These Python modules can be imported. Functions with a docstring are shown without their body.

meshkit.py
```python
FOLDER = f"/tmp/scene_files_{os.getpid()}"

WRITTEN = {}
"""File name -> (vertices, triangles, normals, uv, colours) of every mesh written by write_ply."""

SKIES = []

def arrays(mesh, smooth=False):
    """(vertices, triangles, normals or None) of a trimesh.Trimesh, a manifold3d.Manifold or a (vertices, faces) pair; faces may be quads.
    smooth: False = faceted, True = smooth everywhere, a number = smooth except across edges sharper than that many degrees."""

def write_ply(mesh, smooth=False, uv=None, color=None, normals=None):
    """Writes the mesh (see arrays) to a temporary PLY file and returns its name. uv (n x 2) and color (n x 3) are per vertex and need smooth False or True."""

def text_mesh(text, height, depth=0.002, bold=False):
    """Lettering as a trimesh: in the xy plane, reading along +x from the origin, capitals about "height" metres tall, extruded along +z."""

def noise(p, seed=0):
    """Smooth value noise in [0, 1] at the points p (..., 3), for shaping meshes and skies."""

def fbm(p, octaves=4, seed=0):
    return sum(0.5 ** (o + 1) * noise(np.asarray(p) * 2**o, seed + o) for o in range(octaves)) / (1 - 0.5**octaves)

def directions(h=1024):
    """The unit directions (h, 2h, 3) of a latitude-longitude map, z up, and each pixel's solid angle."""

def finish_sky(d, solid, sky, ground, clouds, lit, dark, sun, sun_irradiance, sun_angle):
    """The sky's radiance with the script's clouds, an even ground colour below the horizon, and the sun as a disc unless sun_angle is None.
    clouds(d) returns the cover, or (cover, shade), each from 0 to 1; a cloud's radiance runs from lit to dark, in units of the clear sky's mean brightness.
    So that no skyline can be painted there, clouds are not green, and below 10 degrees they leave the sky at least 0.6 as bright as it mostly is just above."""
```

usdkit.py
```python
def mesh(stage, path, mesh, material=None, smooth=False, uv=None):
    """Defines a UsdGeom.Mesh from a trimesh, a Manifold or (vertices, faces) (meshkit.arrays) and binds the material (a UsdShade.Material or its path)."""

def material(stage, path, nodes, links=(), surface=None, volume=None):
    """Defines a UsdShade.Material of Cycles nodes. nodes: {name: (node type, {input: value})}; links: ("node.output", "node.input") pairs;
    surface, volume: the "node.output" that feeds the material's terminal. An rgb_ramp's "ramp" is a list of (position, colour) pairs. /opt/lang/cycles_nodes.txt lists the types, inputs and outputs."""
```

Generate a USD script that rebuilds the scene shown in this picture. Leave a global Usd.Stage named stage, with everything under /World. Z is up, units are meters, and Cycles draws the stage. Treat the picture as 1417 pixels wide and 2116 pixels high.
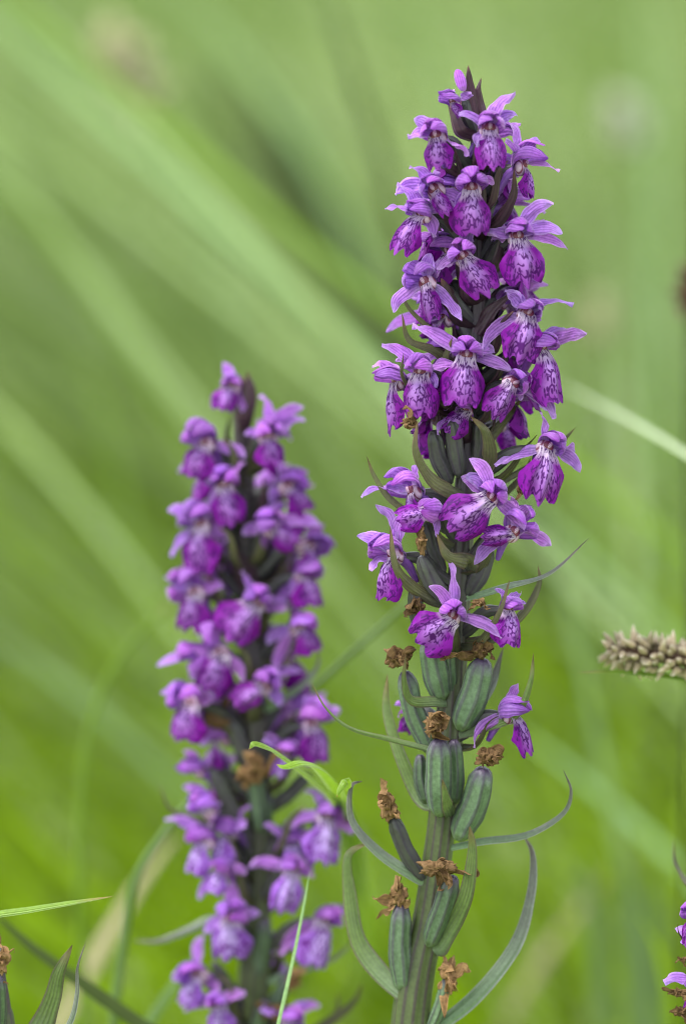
import math, numpy as np, trimesh, usdkit, meshkit
from pxr import Usd, UsdGeom, UsdLux, UsdShade, Gf, Sdf, Vt

stage = Usd.Stage.CreateInMemory()
UsdGeom.SetStageUpAxis(stage, 'Z'); UsdGeom.SetStageMetersPerUnit(stage, 1.0)
UsdGeom.Xform.Define(stage, '/World'); UsdGeom.Scope.Define(stage, '/World/Looks')

# ------------------------------------------------------------------ camera
PITCH, DIST, ZC = math.radians(12), 0.667, 0.29
FW = np.array([0, math.cos(PITCH), -math.sin(PITCH)]); UP = np.array([0, math.sin(PITCH), math.cos(PITCH)]); RT = np.array([1.0, 0, 0])
CAM = np.array([0, 0, ZC]) - FW * DIST
PX = 0.24 * DIST / 1417.0                      # metres per photograph pixel in the plane of focus
cam = UsdGeom.Camera.Define(stage, '/World/camera')
cam.AddTranslateOp().Set(Gf.Vec3d(*CAM)); cam.AddRotateXOp().Set(90 - math.degrees(PITCH))
cam.CreateFocalLengthAttr(100.0); cam.CreateHorizontalApertureAttr(24.0); cam.CreateVerticalApertureAttr(24.0 * 1024 / 685)
cam.CreateFStopAttr(4.0); cam.CreateFocusDistanceAttr(DIST); cam.CreateClippingRangeAttr(Gf.Vec2f(0.05, 1000))
cam.CreateExposureAttr(1.53)

# ------------------------------------------------------------------ sky and sun (bright overcast)
SUN = np.array([-0.40, -0.06, 0.9]); SUN /= np.linalg.norm(SUN)
usdkit.material(stage, '/World/Looks/sky', {
    's': ('sky_texture', {'sky_type': 'single_scattering', 'sun_disc': False, 'sun_elevation': math.asin(SUN[2]), 'sun_rotation': math.atan2(SUN[0], SUN[1]), 'aerosol_density': 2.0}),
    'h': ('hsv', {'saturation': 0.32, 'value': 1.1}),
    'b': ('background_shader', {'strength': 0.15})}, [('s.color', 'h.color'), ('h.color', 'b.color')], surface='b.background')
dome = UsdLux.DomeLight.Define(stage, '/World/sky')
UsdShade.MaterialBindingAPI.Apply(dome.GetPrim()).Bind(UsdShade.Material.Get(stage, '/World/Looks/sky'))
dome.GetPrim().SetCustomDataByKey('kind', 'structure')
sun = UsdLux.DistantLight.Define(stage, '/World/sun')
sun.CreateIntensityAttr(0.4); sun.CreateAngleAttr(14.0); sun.CreateNormalizeAttr(True); sun.CreateColorAttr(Gf.Vec3f(1, 0.97, 0.92))
q = trimesh.geometry.align_vectors([0, 0, 1], SUN)
sun.AddTransformOp().Set(Gf.Matrix4d(*[float(x) for x in q.T.ravel()]))

# ------------------------------------------------------------------ helpers
used = {}
def numbered(path):
    k = used.get(path, -1) + 1; used[path] = k
    return path if k == 0 else '%s_%03d' % (path, k)
def nrm(a):
    a = np.asarray(a, float); return a / np.maximum(np.linalg.norm(a, axis=-1, keepdims=True), 1e-12)
def at(x, y, d=0.0):
    """The point that lies d metres behind the plane of focus where the photograph has pixel (x, y)."""
    t = (DIST + d) / DIST
    return CAM + FW * (DIST + d) + (RT * (x - 708.5) + UP * (1058 - y)) * PX * t
def vec(dx, dy, d=0.0): return (RT * dx - UP * dy) * PX + FW * d
def spline(pts, n):
    p = np.asarray(pts, float)
    if len(p) == 2: return p[0] + (p[1] - p[0]) * np.linspace(0, 1, n)[:, None]
    q = np.vstack([2 * p[0] - p[1], p, 2 * p[-1] - p[-2]])
    s = np.linspace(0, len(p) - 1 - 1e-9, n); i = s.astype(int); t = (s - i)[:, None]
    a, b, c, d = q[i], q[i + 1], q[i + 2], q[i + 3]
    return 0.5 * (2 * b + (c - a) * t + (2 * a - 5 * b + 4 * c - d) * t ** 2 + (3 * b - a - 3 * c + d) * t ** 3)
def gridfaces(n, m, close=False):
    i, j = np.meshgrid(np.arange(n - 1), np.arange(m if close else m - 1), indexing='ij')
    k = (j + 1) % m
    return np.stack([i * m + j, i * m + k, (i + 1) * m + k, (i + 1) * m + j], -1).reshape(-1, 4)
SEPAL = [(0, .45), (.2, .85), (.42, 1), (.65, .86), (.85, .55), (.95, .28), (1, .05)]
BRACT = [(0, .75), (.15, 1), (.4, .85), (.7, .5), (.9, .24), (1, .03)]
BLADE = [(0, .85), (.3, 1), (.7, .72), (.92, .3), (1, .03)]
def ribbon(pts, ref, w, cup=0.6, prof=SEPAL, nu=14, nv=7, ripple=0.0, twist=0.0, seed=0, thick=0.0):
    """A leaf-like sheet along the curve; ref is the direction its face looks to; edges curl away from ref when cup > 0."""
    c = spline(pts, nu); u = np.linspace(0, 1, nu)
    t = nrm(np.gradient(c, axis=0))
    ref = np.broadcast_to(np.asarray(ref, float), c.shape)
    s = nrm(np.cross(t, ref)); n = nrm(np.cross(s, t))
    if twist:
        a = (twist * u)[:, None]; s, n = s * np.cos(a) + n * np.sin(a), n * np.cos(a) - s * np.sin(a)
    W = w * np.interp(u, [p[0] for p in prof], [p[1] for p in prof])
    W = W * (1 + .22 * (meshkit.noise(np.stack([u * 7, u * 0 + seed * 1.7, u * 0], -1), seed) - .5))
    v = np.linspace(-1, 1, nv); cu = max(abs(cup), 1e-3) * np.sign(cup or 1)
    x = np.sin(cu * v) / cu; z = -(1 - np.cos(cu * v)) / cu
    P = c[:, None] + s[:, None] * (W[:, None] * x)[..., None] + n[:, None] * (W[:, None] * z)[..., None]
    if ripple:
        f = meshkit.noise(np.stack(np.broadcast_arrays(u[:, None] * 4, v[None] * 1.6, seed * 7.3), -1), seed) - .5
        P = P + n[:, None] * (ripple * f * (0.3 + np.abs(v[None])))[..., None]
    uv = np.stack(np.broadcast_arrays((v[None] + 1) / 2, u[:, None]), -1)
    F = gridfaces(nu, nv)
    if thick:
        k = nu * nv; Q = P - n[:, None] * thick
        rim = np.concatenate([np.arange(nv), np.arange(1, nu) * nv + nv - 1, (nu - 1) * nv + np.arange(nv - 2, -1, -1), np.arange(nu - 2, 0, -1) * nv])
        side = np.stack([rim, np.roll(rim, -1), np.roll(rim, -1) + k, rim + k], 1)
        return np.vstack([P.reshape(-1, 3), Q.reshape(-1, 3)]), np.vstack([F, F[:, ::-1] + k, side]), np.vstack([uv.reshape(-1, 2)] * 2)
    return P.reshape(-1, 3), F, uv.reshape(-1, 2)
def tube(pts, rad, nu=16, nt=12, ribs=0, amp=0.0, twist=0.0, bumpy=0.0, seed=0):
    c = spline(pts, nu); u = np.linspace(0, 1, nu); t = nrm(np.gradient(c, axis=0))
    a0 = nrm(np.cross(t, FW + 0.01)); b0 = np.cross(t, a0)
    r = np.interp(u, [p[0] for p in rad], [p[1] for p in rad])
    th = np.linspace(0, 2 * np.pi, nt, endpoint=False)
    R = r[:, None] * (1 + amp * np.cos(ribs * (th[None] + twist * u[:, None])))
    if bumpy: R = R * (1 + bumpy * (meshkit.fbm(np.stack(np.broadcast_arrays(np.cos(th)[None] * 1.3 + seed, np.sin(th)[None] * 1.3, u[:, None] * 4), -1), 3, seed) - .5))
    P = c[:, None] + a0[:, None] * (R * np.cos(th))[..., None] + b0[:, None] * (R * np.sin(th))[..., None]
    uv = np.stack(np.broadcast_arrays(np.abs(th[None] / np.pi - 1), u[:, None]), -1)
    V = np.vstack([P.reshape(-1, 3), c[:1], c[-1:]]); F = gridfaces(nu, nt, True); k = nu * nt
    j = np.arange(nt); cap0 = np.stack([np.full(nt, k), (j + 1) % nt, j], 1); e = (nu - 1) * nt
    cap1 = np.stack([np.full(nt, k + 1), e + j, e + (j + 1) % nt], 1)
    Ft = np.vstack([F[:, [0, 1, 2]], F[:, [0, 2, 3]], cap0, cap1])
    return V, Ft, np.vstack([uv.reshape(-1, 2), [[.5, 0], [.5, 1]]])
def tri(F): return np.vstack([F[:, [0, 1, 2]], F[:, [0, 2, 3]]]) if F.shape[1] == 4 else F
def join(parts):
    V, F, T, n = [], [], [], 0
    for v, f, t in parts:
        V.append(v); F.append(tri(np.asarray(f)) + n); T.append(t); n += len(v)
    return np.vstack(V), np.vstack(F), np.vstack(T)
def ball(c, axes, sub=2):
    """An ellipsoid with the three half-axis vectors axes."""
    m = trimesh.creation.icosphere(sub); v = np.asarray(m.vertices)
    return c + v @ np.asarray(axes), np.asarray(m.faces), np.stack([(v[:, 0] + 1) / 2, (v[:, 2] + 1) / 2], 1)

class Thing:
    def __init__(s, name, label, cat, base, group=None):
        s.path = numbered('/World/' + name); s.base = np.asarray(base, float)
        x = UsdGeom.Xform.Define(stage, s.path); x.AddTranslateOp().Set(Gf.Vec3d(*map(float, s.base)))
        meta(x.GetPrim(), label, cat, group)
    def part(s, name, geo, mat, parent=None, label=None, smooth=True):
        v, f, t = geo
        m = usdkit.mesh(stage, numbered((parent or s.path) + '/' + name), (v - s.base, tri(np.asarray(f))), M[mat], smooth=smooth, uv=t if smooth is True else None)
        if label: m.GetPrim().SetCustomDataByKey('label', label)
        return str(m.GetPath())
def meta(p, label=None, cat=None, group=None, kind=None):
    for k, x in (('label', label), ('category', cat), ('group', group), ('kind', kind)):
        if x: p.SetCustomDataByKey(k, x)

# ------------------------------------------------------------------ materials
M = {}
def sheet(name, nodes, links, color, rough=0.5, trans=0.35, tcol=None, spec=0.5, bump=None, sheen=0.0):
    """A thin plant tissue: principled skin mixed with translucency in the same colour."""
    n = dict(nodes); l = list(links)
    n['skin'] = ('principled_bsdf', {'roughness': rough, 'specular_ior_level': spec, 'sheen_weight': sheen, 'sheen_roughness': .4})
    n['thr'] = ('translucent_bsdf', {}); n['mx'] = ('mix_closure', {'fac': trans})
    l += [(color, 'skin.base_color'), (tcol or color, 'thr.color'), ('skin.BSDF', 'mx.closure1'), ('thr.BSDF', 'mx.closure2')]
    if bump:
        n['bp'] = ('bump', {'strength': bump[1], 'distance': bump[2]}); l += [(bump[0], 'bp.height'), ('bp.normal', 'skin.normal')]
    M[name] = usdkit.material(stage, '/World/Looks/' + name, n, l, surface='mx.closure')
UVN = {'uv': ('texture_coordinate', {})}
def veined(name, ca, cb, vein, tip=None, bands=5.0, rough=.45, trans=.35, vs=.35, spec=.4, base=None, sheen=0, rnd=.25, edge=None, spk=.16, huej=0):
    """Petal or leaf: two tones in noise, thin veins that run along it, another colour towards its tip and its base."""
    n = {**UVN, 'sx': ('separate_xyz', {}), 'geo': ('geometry', {}),
         'nz': ('noise_texture', {'scale': 260.0, 'detail': 3.0}), 'm1': ('mix', {'color1': ca, 'color2': cb}),
         'mp': ('mapping', {'scale': (bands, .35, 1)}), 'wv': ('wave_texture', {'wave_type': 'bands', 'bands_direction': 'x', 'scale': .55, 'distortion': .7, 'detail': 2.0, 'detail_scale': 1.5}),
         'vr': ('rgb_ramp', {'ramp': [(0, (0, 0, 0)), (.62, (0, 0, 0)), (.95, (vs, vs, vs))]}), 'm2': ('mix', {'color2': vein}),
         'oi': ('object_info', {}), 'mr': ('map_range', {'from_min': 0.0, 'from_max': 1.0, 'to_min': 1 - rnd, 'to_max': 1 + rnd}), 'hv': ('hsv', {}),
         'sp': ('noise_texture', {'scale': 1100.0, 'detail': 4.0, 'roughness': .6}), 'sr': ('map_range', {'from_min': .3, 'from_max': .7, 'to_min': 1 - spk, 'to_max': 1 + spk}), 'sm': ('math', {'math_type': 'multiply'}), 'bh': ('math', {'math_type': 'add'})}
    l = [('geo.position', 'sp.vector'), ('sp.fac', 'sr.value'), ('mr.result', 'sm.value1'), ('sr.result', 'sm.value2'), ('wv.fac', 'bh.value1'), ('sp.fac', 'bh.value2'), ('uv.UV', 'sx.vector'), ('geo.position', 'nz.vector'), ('nz.fac', 'm1.fac'), ('uv.UV', 'mp.vector'), ('mp.vector', 'wv.vector'), ('wv.fac', 'vr.fac'),
         ('m1.color', 'm2.color1'), ('vr.color', 'm2.fac'), ('oi.random', 'mr.value'), ('sm.value', 'hv.value')]
    if huej:
        n['hj'] = ('map_range', {'from_min': 0.0, 'from_max': 1.0, 'to_min': .5 - huej, 'to_max': .5 + huej}); n['h7'] = ('math', {'math_type': 'multiply', 'value2': 7.31}); n['hf'] = ('math', {'math_type': 'fraction'})
        l += [('oi.random', 'h7.value1'), ('h7.value', 'hf.value1'), ('hf.value', 'hj.value'), ('hj.result', 'hv.hue')]
    last = 'm2.color'
    for k, (c, lo, hi) in enumerate([x for x in (tip, base) if x]):
        n['r%d' % k] = ('map_range', {'from_min': lo, 'from_max': hi, 'to_min': 0.0, 'to_max': 1.0, 'clamp': True}); n['t%d' % k] = ('mix', {'color2': c})
        l += [('sx.y', 'r%d.value' % k), ('r%d.result' % k, 't%d.fac' % k), (last, 't%d.color1' % k)]; last = 't%d.color' % k
    if edge:
        n.update({'ec': ('math', {'math_type': 'subtract', 'value2': .5}), 'ea': ('math', {'math_type': 'absolute'}), 'er': ('map_range', {'from_min': .36, 'from_max': .5, 'to_min': 0.0, 'to_max': .8, 'clamp': True}), 'em': ('mix', {'color2': edge})})
        l += [('sx.x', 'ec.value1'), ('ec.value', 'ea.value1'), ('ea.value', 'er.value'), ('er.result', 'em.fac'), (last, 'em.color1')]; last = 'em.color'
    l.append((last, 'hv.color'))
    sheet(name, n, l, 'hv.color', rough, trans, spec=spec, bump=('bh.value', .3, .0004), sheen=sheen)
veined('petal', (.42, .175, .58), (.31, .105, .48), (.11, .018, .24), tip=((.42, .24, .60), .7, 1.0), base=((.42, .30, .55), .3, 0.0), bands=3, rough=.5, sheen=.25, edge=(.42, .24, .56), trans=.45, spk=.2, huej=.018, vs=.5)
veined('hood', (.375, .14, .54), (.27, .075, .44), (.11, .016, .235), tip=((.20, .03, .33), .7, 1.0), base=((.34, .19, .46), .25, 0.0), bands=3, rough=.5, sheen=.25, edge=(.14, .02, .25), trans=.34, spk=.2, huej=.018, vs=.5)
veined('spur', (.28, .115, .45), (.22, .075, .38), (.16, .04, .3), bands=2, huej=.015)
veined('bract_maroon', (.050, .016, .034), (.038, .026, .026), (.02, .008, .018), tip=((.12, .05, .045), .8, 1.0), bands=2, trans=.15, rough=.42)
veined('bract_olive', (.085, .095, .028), (.06, .05, .035), (.035, .028, .022), tip=((.12, .075, .03), .75, 1.0), base=((.06, .07, .05), .3, 0.0), bands=3, trans=.22, rough=.4, edge=(.07, .04, .035))
veined('bract_green', (.11, .17, .035), (.08, .115, .04), (.06, .065, .045), tip=((.15, .10, .04), .78, 1.0), base=((.15, .20, .12), .4, 0.0), bands=3, trans=.3, rough=.4, edge=(.10, .06, .06))
veined('bract_silver', (.15, .20, .13), (.12, .12, .115), (.08, .07, .08), tip=((.10, .075, .07), .55, .95), base=((.14, .22, .11), .5, 0.1), bands=2, trans=.22, rough=.35, edge=(.24, .23, .25))
veined('ovary', (.045, .055, .036), (.036, .028, .038), (.020, .012, .024), bands=2, trans=0.0, vs=.6, rough=.4)
veined('capsule', (.095, .145, .078), (.062, .105, .055), (.045, .045, .052), tip=((.055, .038, .07), .70, .98), base=((.12, .17, .08), .2, 0.0), bands=2, trans=0.05, vs=.75, rough=.45, spk=.26)
veined('stem', (.055, .08, .020), (.036, .046, .018), (.034, .020, .026), tip=((.036, .026, .030), .35, .7), bands=3, trans=0.0, vs=.75, rough=.45, rnd=0, spk=.22)
veined('withered', (.30, .185, .085), (.13, .07, .03), (.07, .035, .015), bands=4, trans=.2, rough=.8, spec=.15, rnd=.45, spk=.3)
veined('grass_fresh', (.20, .33, .02), (.15, .26, .018), (.10, .18, .02), tip=((.26, .14, .05), .975, 1.0), bands=3, trans=.4, rough=.35, edge=(.24, .32, .12))
veined('grass_white', (.46, .54, .36), (.40, .48, .28), (.34, .42, .22), bands=3, trans=.4, rough=.35)
veined('grass_pale', (.38, .50, .22), (.34, .46, .17), (.30, .42, .14), bands=3, trans=.4, rough=.35)
veined('grass_blue', (.26, .40, .17), (.20, .33, .12), (.16, .27, .09), bands=3, trans=.4, rough=.35)
veined('grass_stem', (.10, .17, .04), (.08, .14, .03), (.06, .1, .025), bands=3, trans=.1, rough=.4)
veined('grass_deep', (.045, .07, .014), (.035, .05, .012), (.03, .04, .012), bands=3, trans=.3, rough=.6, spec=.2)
veined('pale_straw', (.50, .47, .30), (.44, .42, .25), (.4, .36, .2), bands=3, trans=.3, rough=.6)
veined('straw', (.42, .36, .21), (.30, .26, .14), (.2, .17, .09), bands=3, trans=.25, rough=.6)
veined('husk', (.48, .40, .26), (.33, .25, .14), (.16, .11, .06), tip=((.55, .48, .36), .6, 1.0), base=((.07, .045, .022), .4, 0.0), bands=2, trans=.15, rough=.55)
veined('dark_husk', (.10, .05, .02), (.06, .03, .015), (.04, .02, .012), bands=3, trans=.1, rough=.6)
veined('white_floret', (.50, .50, .42), (.44, .46, .36), (.4, .42, .3), bands=3, trans=.3, rough=.6)
veined('anther', (.50, .38, .48), (.38, .22, .36), (.14, .01, .05), bands=2, trans=.1, rough=.35, vs=.9)
M['throat'] = usdkit.material(stage, '/World/Looks/throat', {'p': ('principled_bsdf', {'base_color': (.10, .012, .035), 'roughness': .5})}, surface='p.BSDF')
# lip: pale middle with dark dashes and loops, deep purple sides
sheet('lip', {**UVN, 'sx': ('separate_xyz', {}), 'oi': ('object_info', {}), 'off': ('combine_xyz', {}), 'o7': ('math', {'math_type': 'multiply', 'value2': 17.0}),
    'add': ('mapping', {'scale': (1, 1, 1)}),
    'vc': ('math', {'math_type': 'subtract', 'value2': .5}), 'va': ('math', {'math_type': 'absolute'}),
    'nz': ('noise_texture', {'scale': 5.0, 'detail': 3.0}), 'nb': ('math', {'math_type': 'multiply_add', 'value2': .22, 'value3': -.11}), 'vn': ('math', {'math_type': 'add'}),
    'cen': ('map_range', {'from_min': .06, 'from_max': .33, 'to_min': 1.0, 'to_max': 0.0, 'clamp': True, 'range_type': 'smoothstep'}),
    'len': ('map_range', {'from_min': .35, 'from_max': .92, 'to_min': 1.0, 'to_max': 0.15, 'clamp': True}), 'pal': ('math', {'math_type': 'multiply'}),
    'thr0': ('map_range', {'from_min': .30, 'from_max': .08, 'to_min': 0.0, 'to_max': 1.0, 'clamp': True}),
    'side': ('mix', {'color1': (.19, .006, .26), 'color2': (.105, .0015, .16)}), 'nz2': ('noise_texture', {'scale': 9.0, 'detail': 4.0}),
    'm1': ('mix', {'color2': (.33, .17, .48)}), 'm2': ('mix', {'color2': (.48, .40, .50)}),
    'mp': ('mapping', {'scale': (13.0, 5.5, 1)}), 'vo': ('voronoi_texture', {'feature': 'distance_to_edge', 'scale': 1.0, 'randomness': 1.0}), 'nd': ('noise_texture', {'scale': 6.5, 'detail': 1.0}),
    'mpd': ('mapping', {'scale': (15.0, 5.0, 1)}), 'vd': ('voronoi_texture', {'feature': 'f1', 'scale': 1.0}), 'dot': ('map_range', {'from_min': .34, 'from_max': .24, 'to_min': 0.0, 'to_max': 1.0, 'clamp': True}),
    'lin': ('map_range', {'from_min': .15, 'from_max': .08, 'to_min': 0.0, 'to_max': 1.0, 'clamp': True}), 'gap': ('map_range', {'from_min': .47, 'from_max': .51, 'to_min': 0.0, 'to_max': 1.0, 'clamp': True}),
    'lg': ('math', {'math_type': 'multiply'}), 'mk': ('math', {'math_type': 'maximum'}), 'mkc': ('math', {'math_type': 'multiply', 'value2': .95}),
    'edge': ('map_range', {'from_min': .46, 'from_max': .40, 'to_min': 0.0, 'to_max': 1.0, 'clamp': True}), 'me': ('math', {'math_type': 'multiply'}),
    'm3': ('mix', {'color2': (.05, .001, .09)}), 'mr': ('map_range', {'from_min': 0.0, 'from_max': 1.0, 'to_min': .85, 'to_max': 1.2}), 'hv': ('hsv', {})},
    [('uv.UV', 'sx.vector'), ('oi.random', 'o7.value1'), ('o7.value', 'off.x'), ('o7.value', 'off.y'), ('o7.value', 'off.z'), ('uv.UV', 'add.vector'), ('off.vector', 'add.location'),
     ('sx.x', 'vc.value1'), ('vc.value', 'va.value1'), ('add.vector', 'nz.vector'), ('nz.fac', 'nb.value1'), ('va.value', 'vn.value1'), ('nb.value', 'vn.value2'), ('vn.value', 'cen.value'),
     ('sx.y', 'len.value'), ('cen.result', 'pal.value1'), ('len.result', 'pal.value2'), ('sx.y', 'thr0.value'),
     ('add.vector', 'nz2.vector'), ('nz2.fac', 'side.fac'), ('side.color', 'm1.color1'), ('pal.value', 'm1.fac'), ('m1.color', 'm2.color1'), ('thr0.result', 'm2.fac'),
     ('add.vector', 'mp.vector'), ('mp.vector', 'vo.vector'), ('vo.distance', 'lin.value'), ('add.vector', 'nd.vector'), ('nd.fac', 'gap.value'), ('lin.result', 'lg.value1'), ('gap.result', 'lg.value2'),
     ('add.vector', 'mpd.vector'), ('mpd.vector', 'vd.vector'), ('vd.distance', 'dot.value'), ('lg.value', 'mk.value1'), ('dot.result', 'mk.value2'), ('mk.value', 'mkc.value1'),
     ('va.value', 'edge.value'), ('mkc.value', 'me.value1'), ('edge.result', 'me.value2'), ('m2.color', 'm3.color1'), ('me.value', 'm3.fac'), ('oi.random', 'mr.value'), ('mr.result', 'hv.value'), ('m3.color', 'hv.color')],
    'hv.color', rough=.6, trans=.22, spec=.16, bump=('nz2.fac', .3, .0006), sheen=0)
sheet('lip_pale', {**UVN, 'sx': ('separate_xyz', {}), 'oi': ('object_info', {}), 'off': ('combine_xyz', {}), 'o7': ('math', {'math_type': 'multiply', 'value2': 17.0}),
    'add': ('mapping', {'scale': (1, 1, 1)}),
    'vc': ('math', {'math_type': 'subtract', 'value2': .5}), 'va': ('math', {'math_type': 'absolute'}),
    'nz': ('noise_texture', {'scale': 5.0, 'detail': 3.0}), 'nb': ('math', {'math_type': 'multiply_add', 'value2': .22, 'value3': -.11}), 'vn': ('math', {'math_type': 'add'}),
    'cen': ('map_range', {'from_min': .08, 'from_max': .34, 'to_min': 1.0, 'to_max': 0.0, 'clamp': True, 'range_type': 'smoothstep'}),
    'len': ('map_range', {'from_min': .45, 'from_max': .98, 'to_min': 1.0, 'to_max': 0.25, 'clamp': True}), 'pal': ('math', {'math_type': 'multiply'}),
    'thr0': ('map_range', {'from_min': .30, 'from_max': .08, 'to_min': 0.0, 'to_max': 1.0, 'clamp': True}),
    'side': ('mix', {'color1': (.27, .11, .47), 'color2': (.20, .07, .38)}), 'nz2': ('noise_texture', {'scale': 9.0, 'detail': 4.0}),
    'm1': ('mix', {'color2': (.38, .27, .56)}), 'm2': ('mix', {'color2': (.50, .42, .54)}),
    'mp': ('mapping', {'scale': (13.0, 5.5, 1)}), 'vo': ('voronoi_texture', {'feature': 'distance_to_edge', 'scale': 1.0, 'randomness': 1.0}), 'nd': ('noise_texture', {'scale': 6.5, 'detail': 1.0}),
    'mpd': ('mapping', {'scale': (15.0, 5.0, 1)}), 'vd': ('voronoi_texture', {'feature': 'f1', 'scale': 1.0}), 'dot': ('map_range', {'from_min': .34, 'from_max': .24, 'to_min': 0.0, 'to_max': 1.0, 'clamp': True}),
    'lin': ('map_range', {'from_min': .15, 'from_max': .08, 'to_min': 0.0, 'to_max': 1.0, 'clamp': True}), 'gap': ('map_range', {'from_min': .47, 'from_max': .51, 'to_min': 0.0, 'to_max': 1.0, 'clamp': True}),
    'lg': ('math', {'math_type': 'multiply'}), 'mk': ('math', {'math_type': 'maximum'}), 'mkc': ('math', {'math_type': 'multiply', 'value2': .95}),
    'edge': ('map_range', {'from_min': .46, 'from_max': .40, 'to_min': 0.0, 'to_max': 1.0, 'clamp': True}), 'me': ('math', {'math_type': 'multiply'}),
    'm3': ('mix', {'color2': (.085, .002, .15)}), 'mr': ('map_range', {'from_min': 0.0, 'from_max': 1.0, 'to_min': .85, 'to_max': 1.2}), 'hv': ('hsv', {})},
    [('uv.UV', 'sx.vector'), ('oi.random', 'o7.value1'), ('o7.value', 'off.x'), ('o7.value', 'off.y'), ('o7.value', 'off.z'), ('uv.UV', 'add.vector'), ('off.vector', 'add.location'),
     ('sx.x', 'vc.value1'), ('vc.value', 'va.value1'), ('add.vector', 'nz.vector'), ('nz.fac', 'nb.value1'), ('va.value', 'vn.value1'), ('nb.value', 'vn.value2'), ('vn.value', 'cen.value'),
     ('sx.y', 'len.value'), ('cen.result', 'pal.value1'), ('len.result', 'pal.value2'), ('sx.y', 'thr0.value'),
     ('add.vector', 'nz2.vector'), ('nz2.fac', 'side.fac'), ('side.color', 'm1.color1'), ('pal.value', 'm1.fac'), ('m1.color', 'm2.color1'), ('thr0.result', 'm2.fac'),
     ('add.vector', 'mp.vector'), ('mp.vector', 'vo.vector'), ('vo.distance', 'lin.value'), ('add.vector', 'nd.vector'), ('nd.fac', 'gap.value'), ('lin.result', 'lg.value1'), ('gap.result', 'lg.value2'),
     ('add.vector', 'mpd.vector'), ('mpd.vector', 'vd.vector'), ('vd.distance', 'dot.value'), ('lg.value', 'mk.value1'), ('dot.result', 'mk.value2'), ('mk.value', 'mkc.value1'),
     ('va.value', 'edge.value'), ('mkc.value', 'me.value1'), ('edge.result', 'me.value2'), ('m2.color', 'm3.color1'), ('me.value', 'm3.fac'), ('oi.random', 'mr.value'), ('mr.result', 'hv.value'), ('m3.color', 'hv.color')],
    'hv.color', rough=.6, trans=.22, spec=.16, bump=('nz2.fac', .3, .0006), sheen=0)
# meadow grass: every blade its own tone
def meadow_mat(name, stops, trans, rough, spec=.3):
    sheet(name, {'g': ('geometry', {}), 'r': ('rgb_ramp', {'ramp': stops, 'interpolate': True}), 'nz': ('noise_texture', {'scale': 60.0}),
                 'mr': ('map_range', {'from_min': .3, 'from_max': .7, 'to_min': .75, 'to_max': 1.2}), 'hv': ('hsv', {})},
          [('g.random_per_island', 'r.fac'), ('g.position', 'nz.vector'), ('nz.fac', 'mr.value'), ('mr.result', 'hv.value'), ('r.color', 'hv.color')], 'hv.color', rough, trans, spec=spec)
meadow_mat('meadow', [(0, (.12, .18, .04)), (.04, (.20, .29, .06)), (.12, (.33, .47, .10)), (.45, (.38, .54, .17)), (.6, (.44, .60, .27)), (.85, (.50, .64, .36)), (.95, (.56, .62, .38)), (1, (.60, .57, .40))], .46, .34, .45)
meadow_mat('meadow_low', [(0, (.16, .26, .003)), (.4, (.30, .42, .004)), (.75, (.38, .47, .007)), (.92, (.40, .47, .05)), (1, (.46, .42, .16))], .52, .5, .12)
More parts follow.
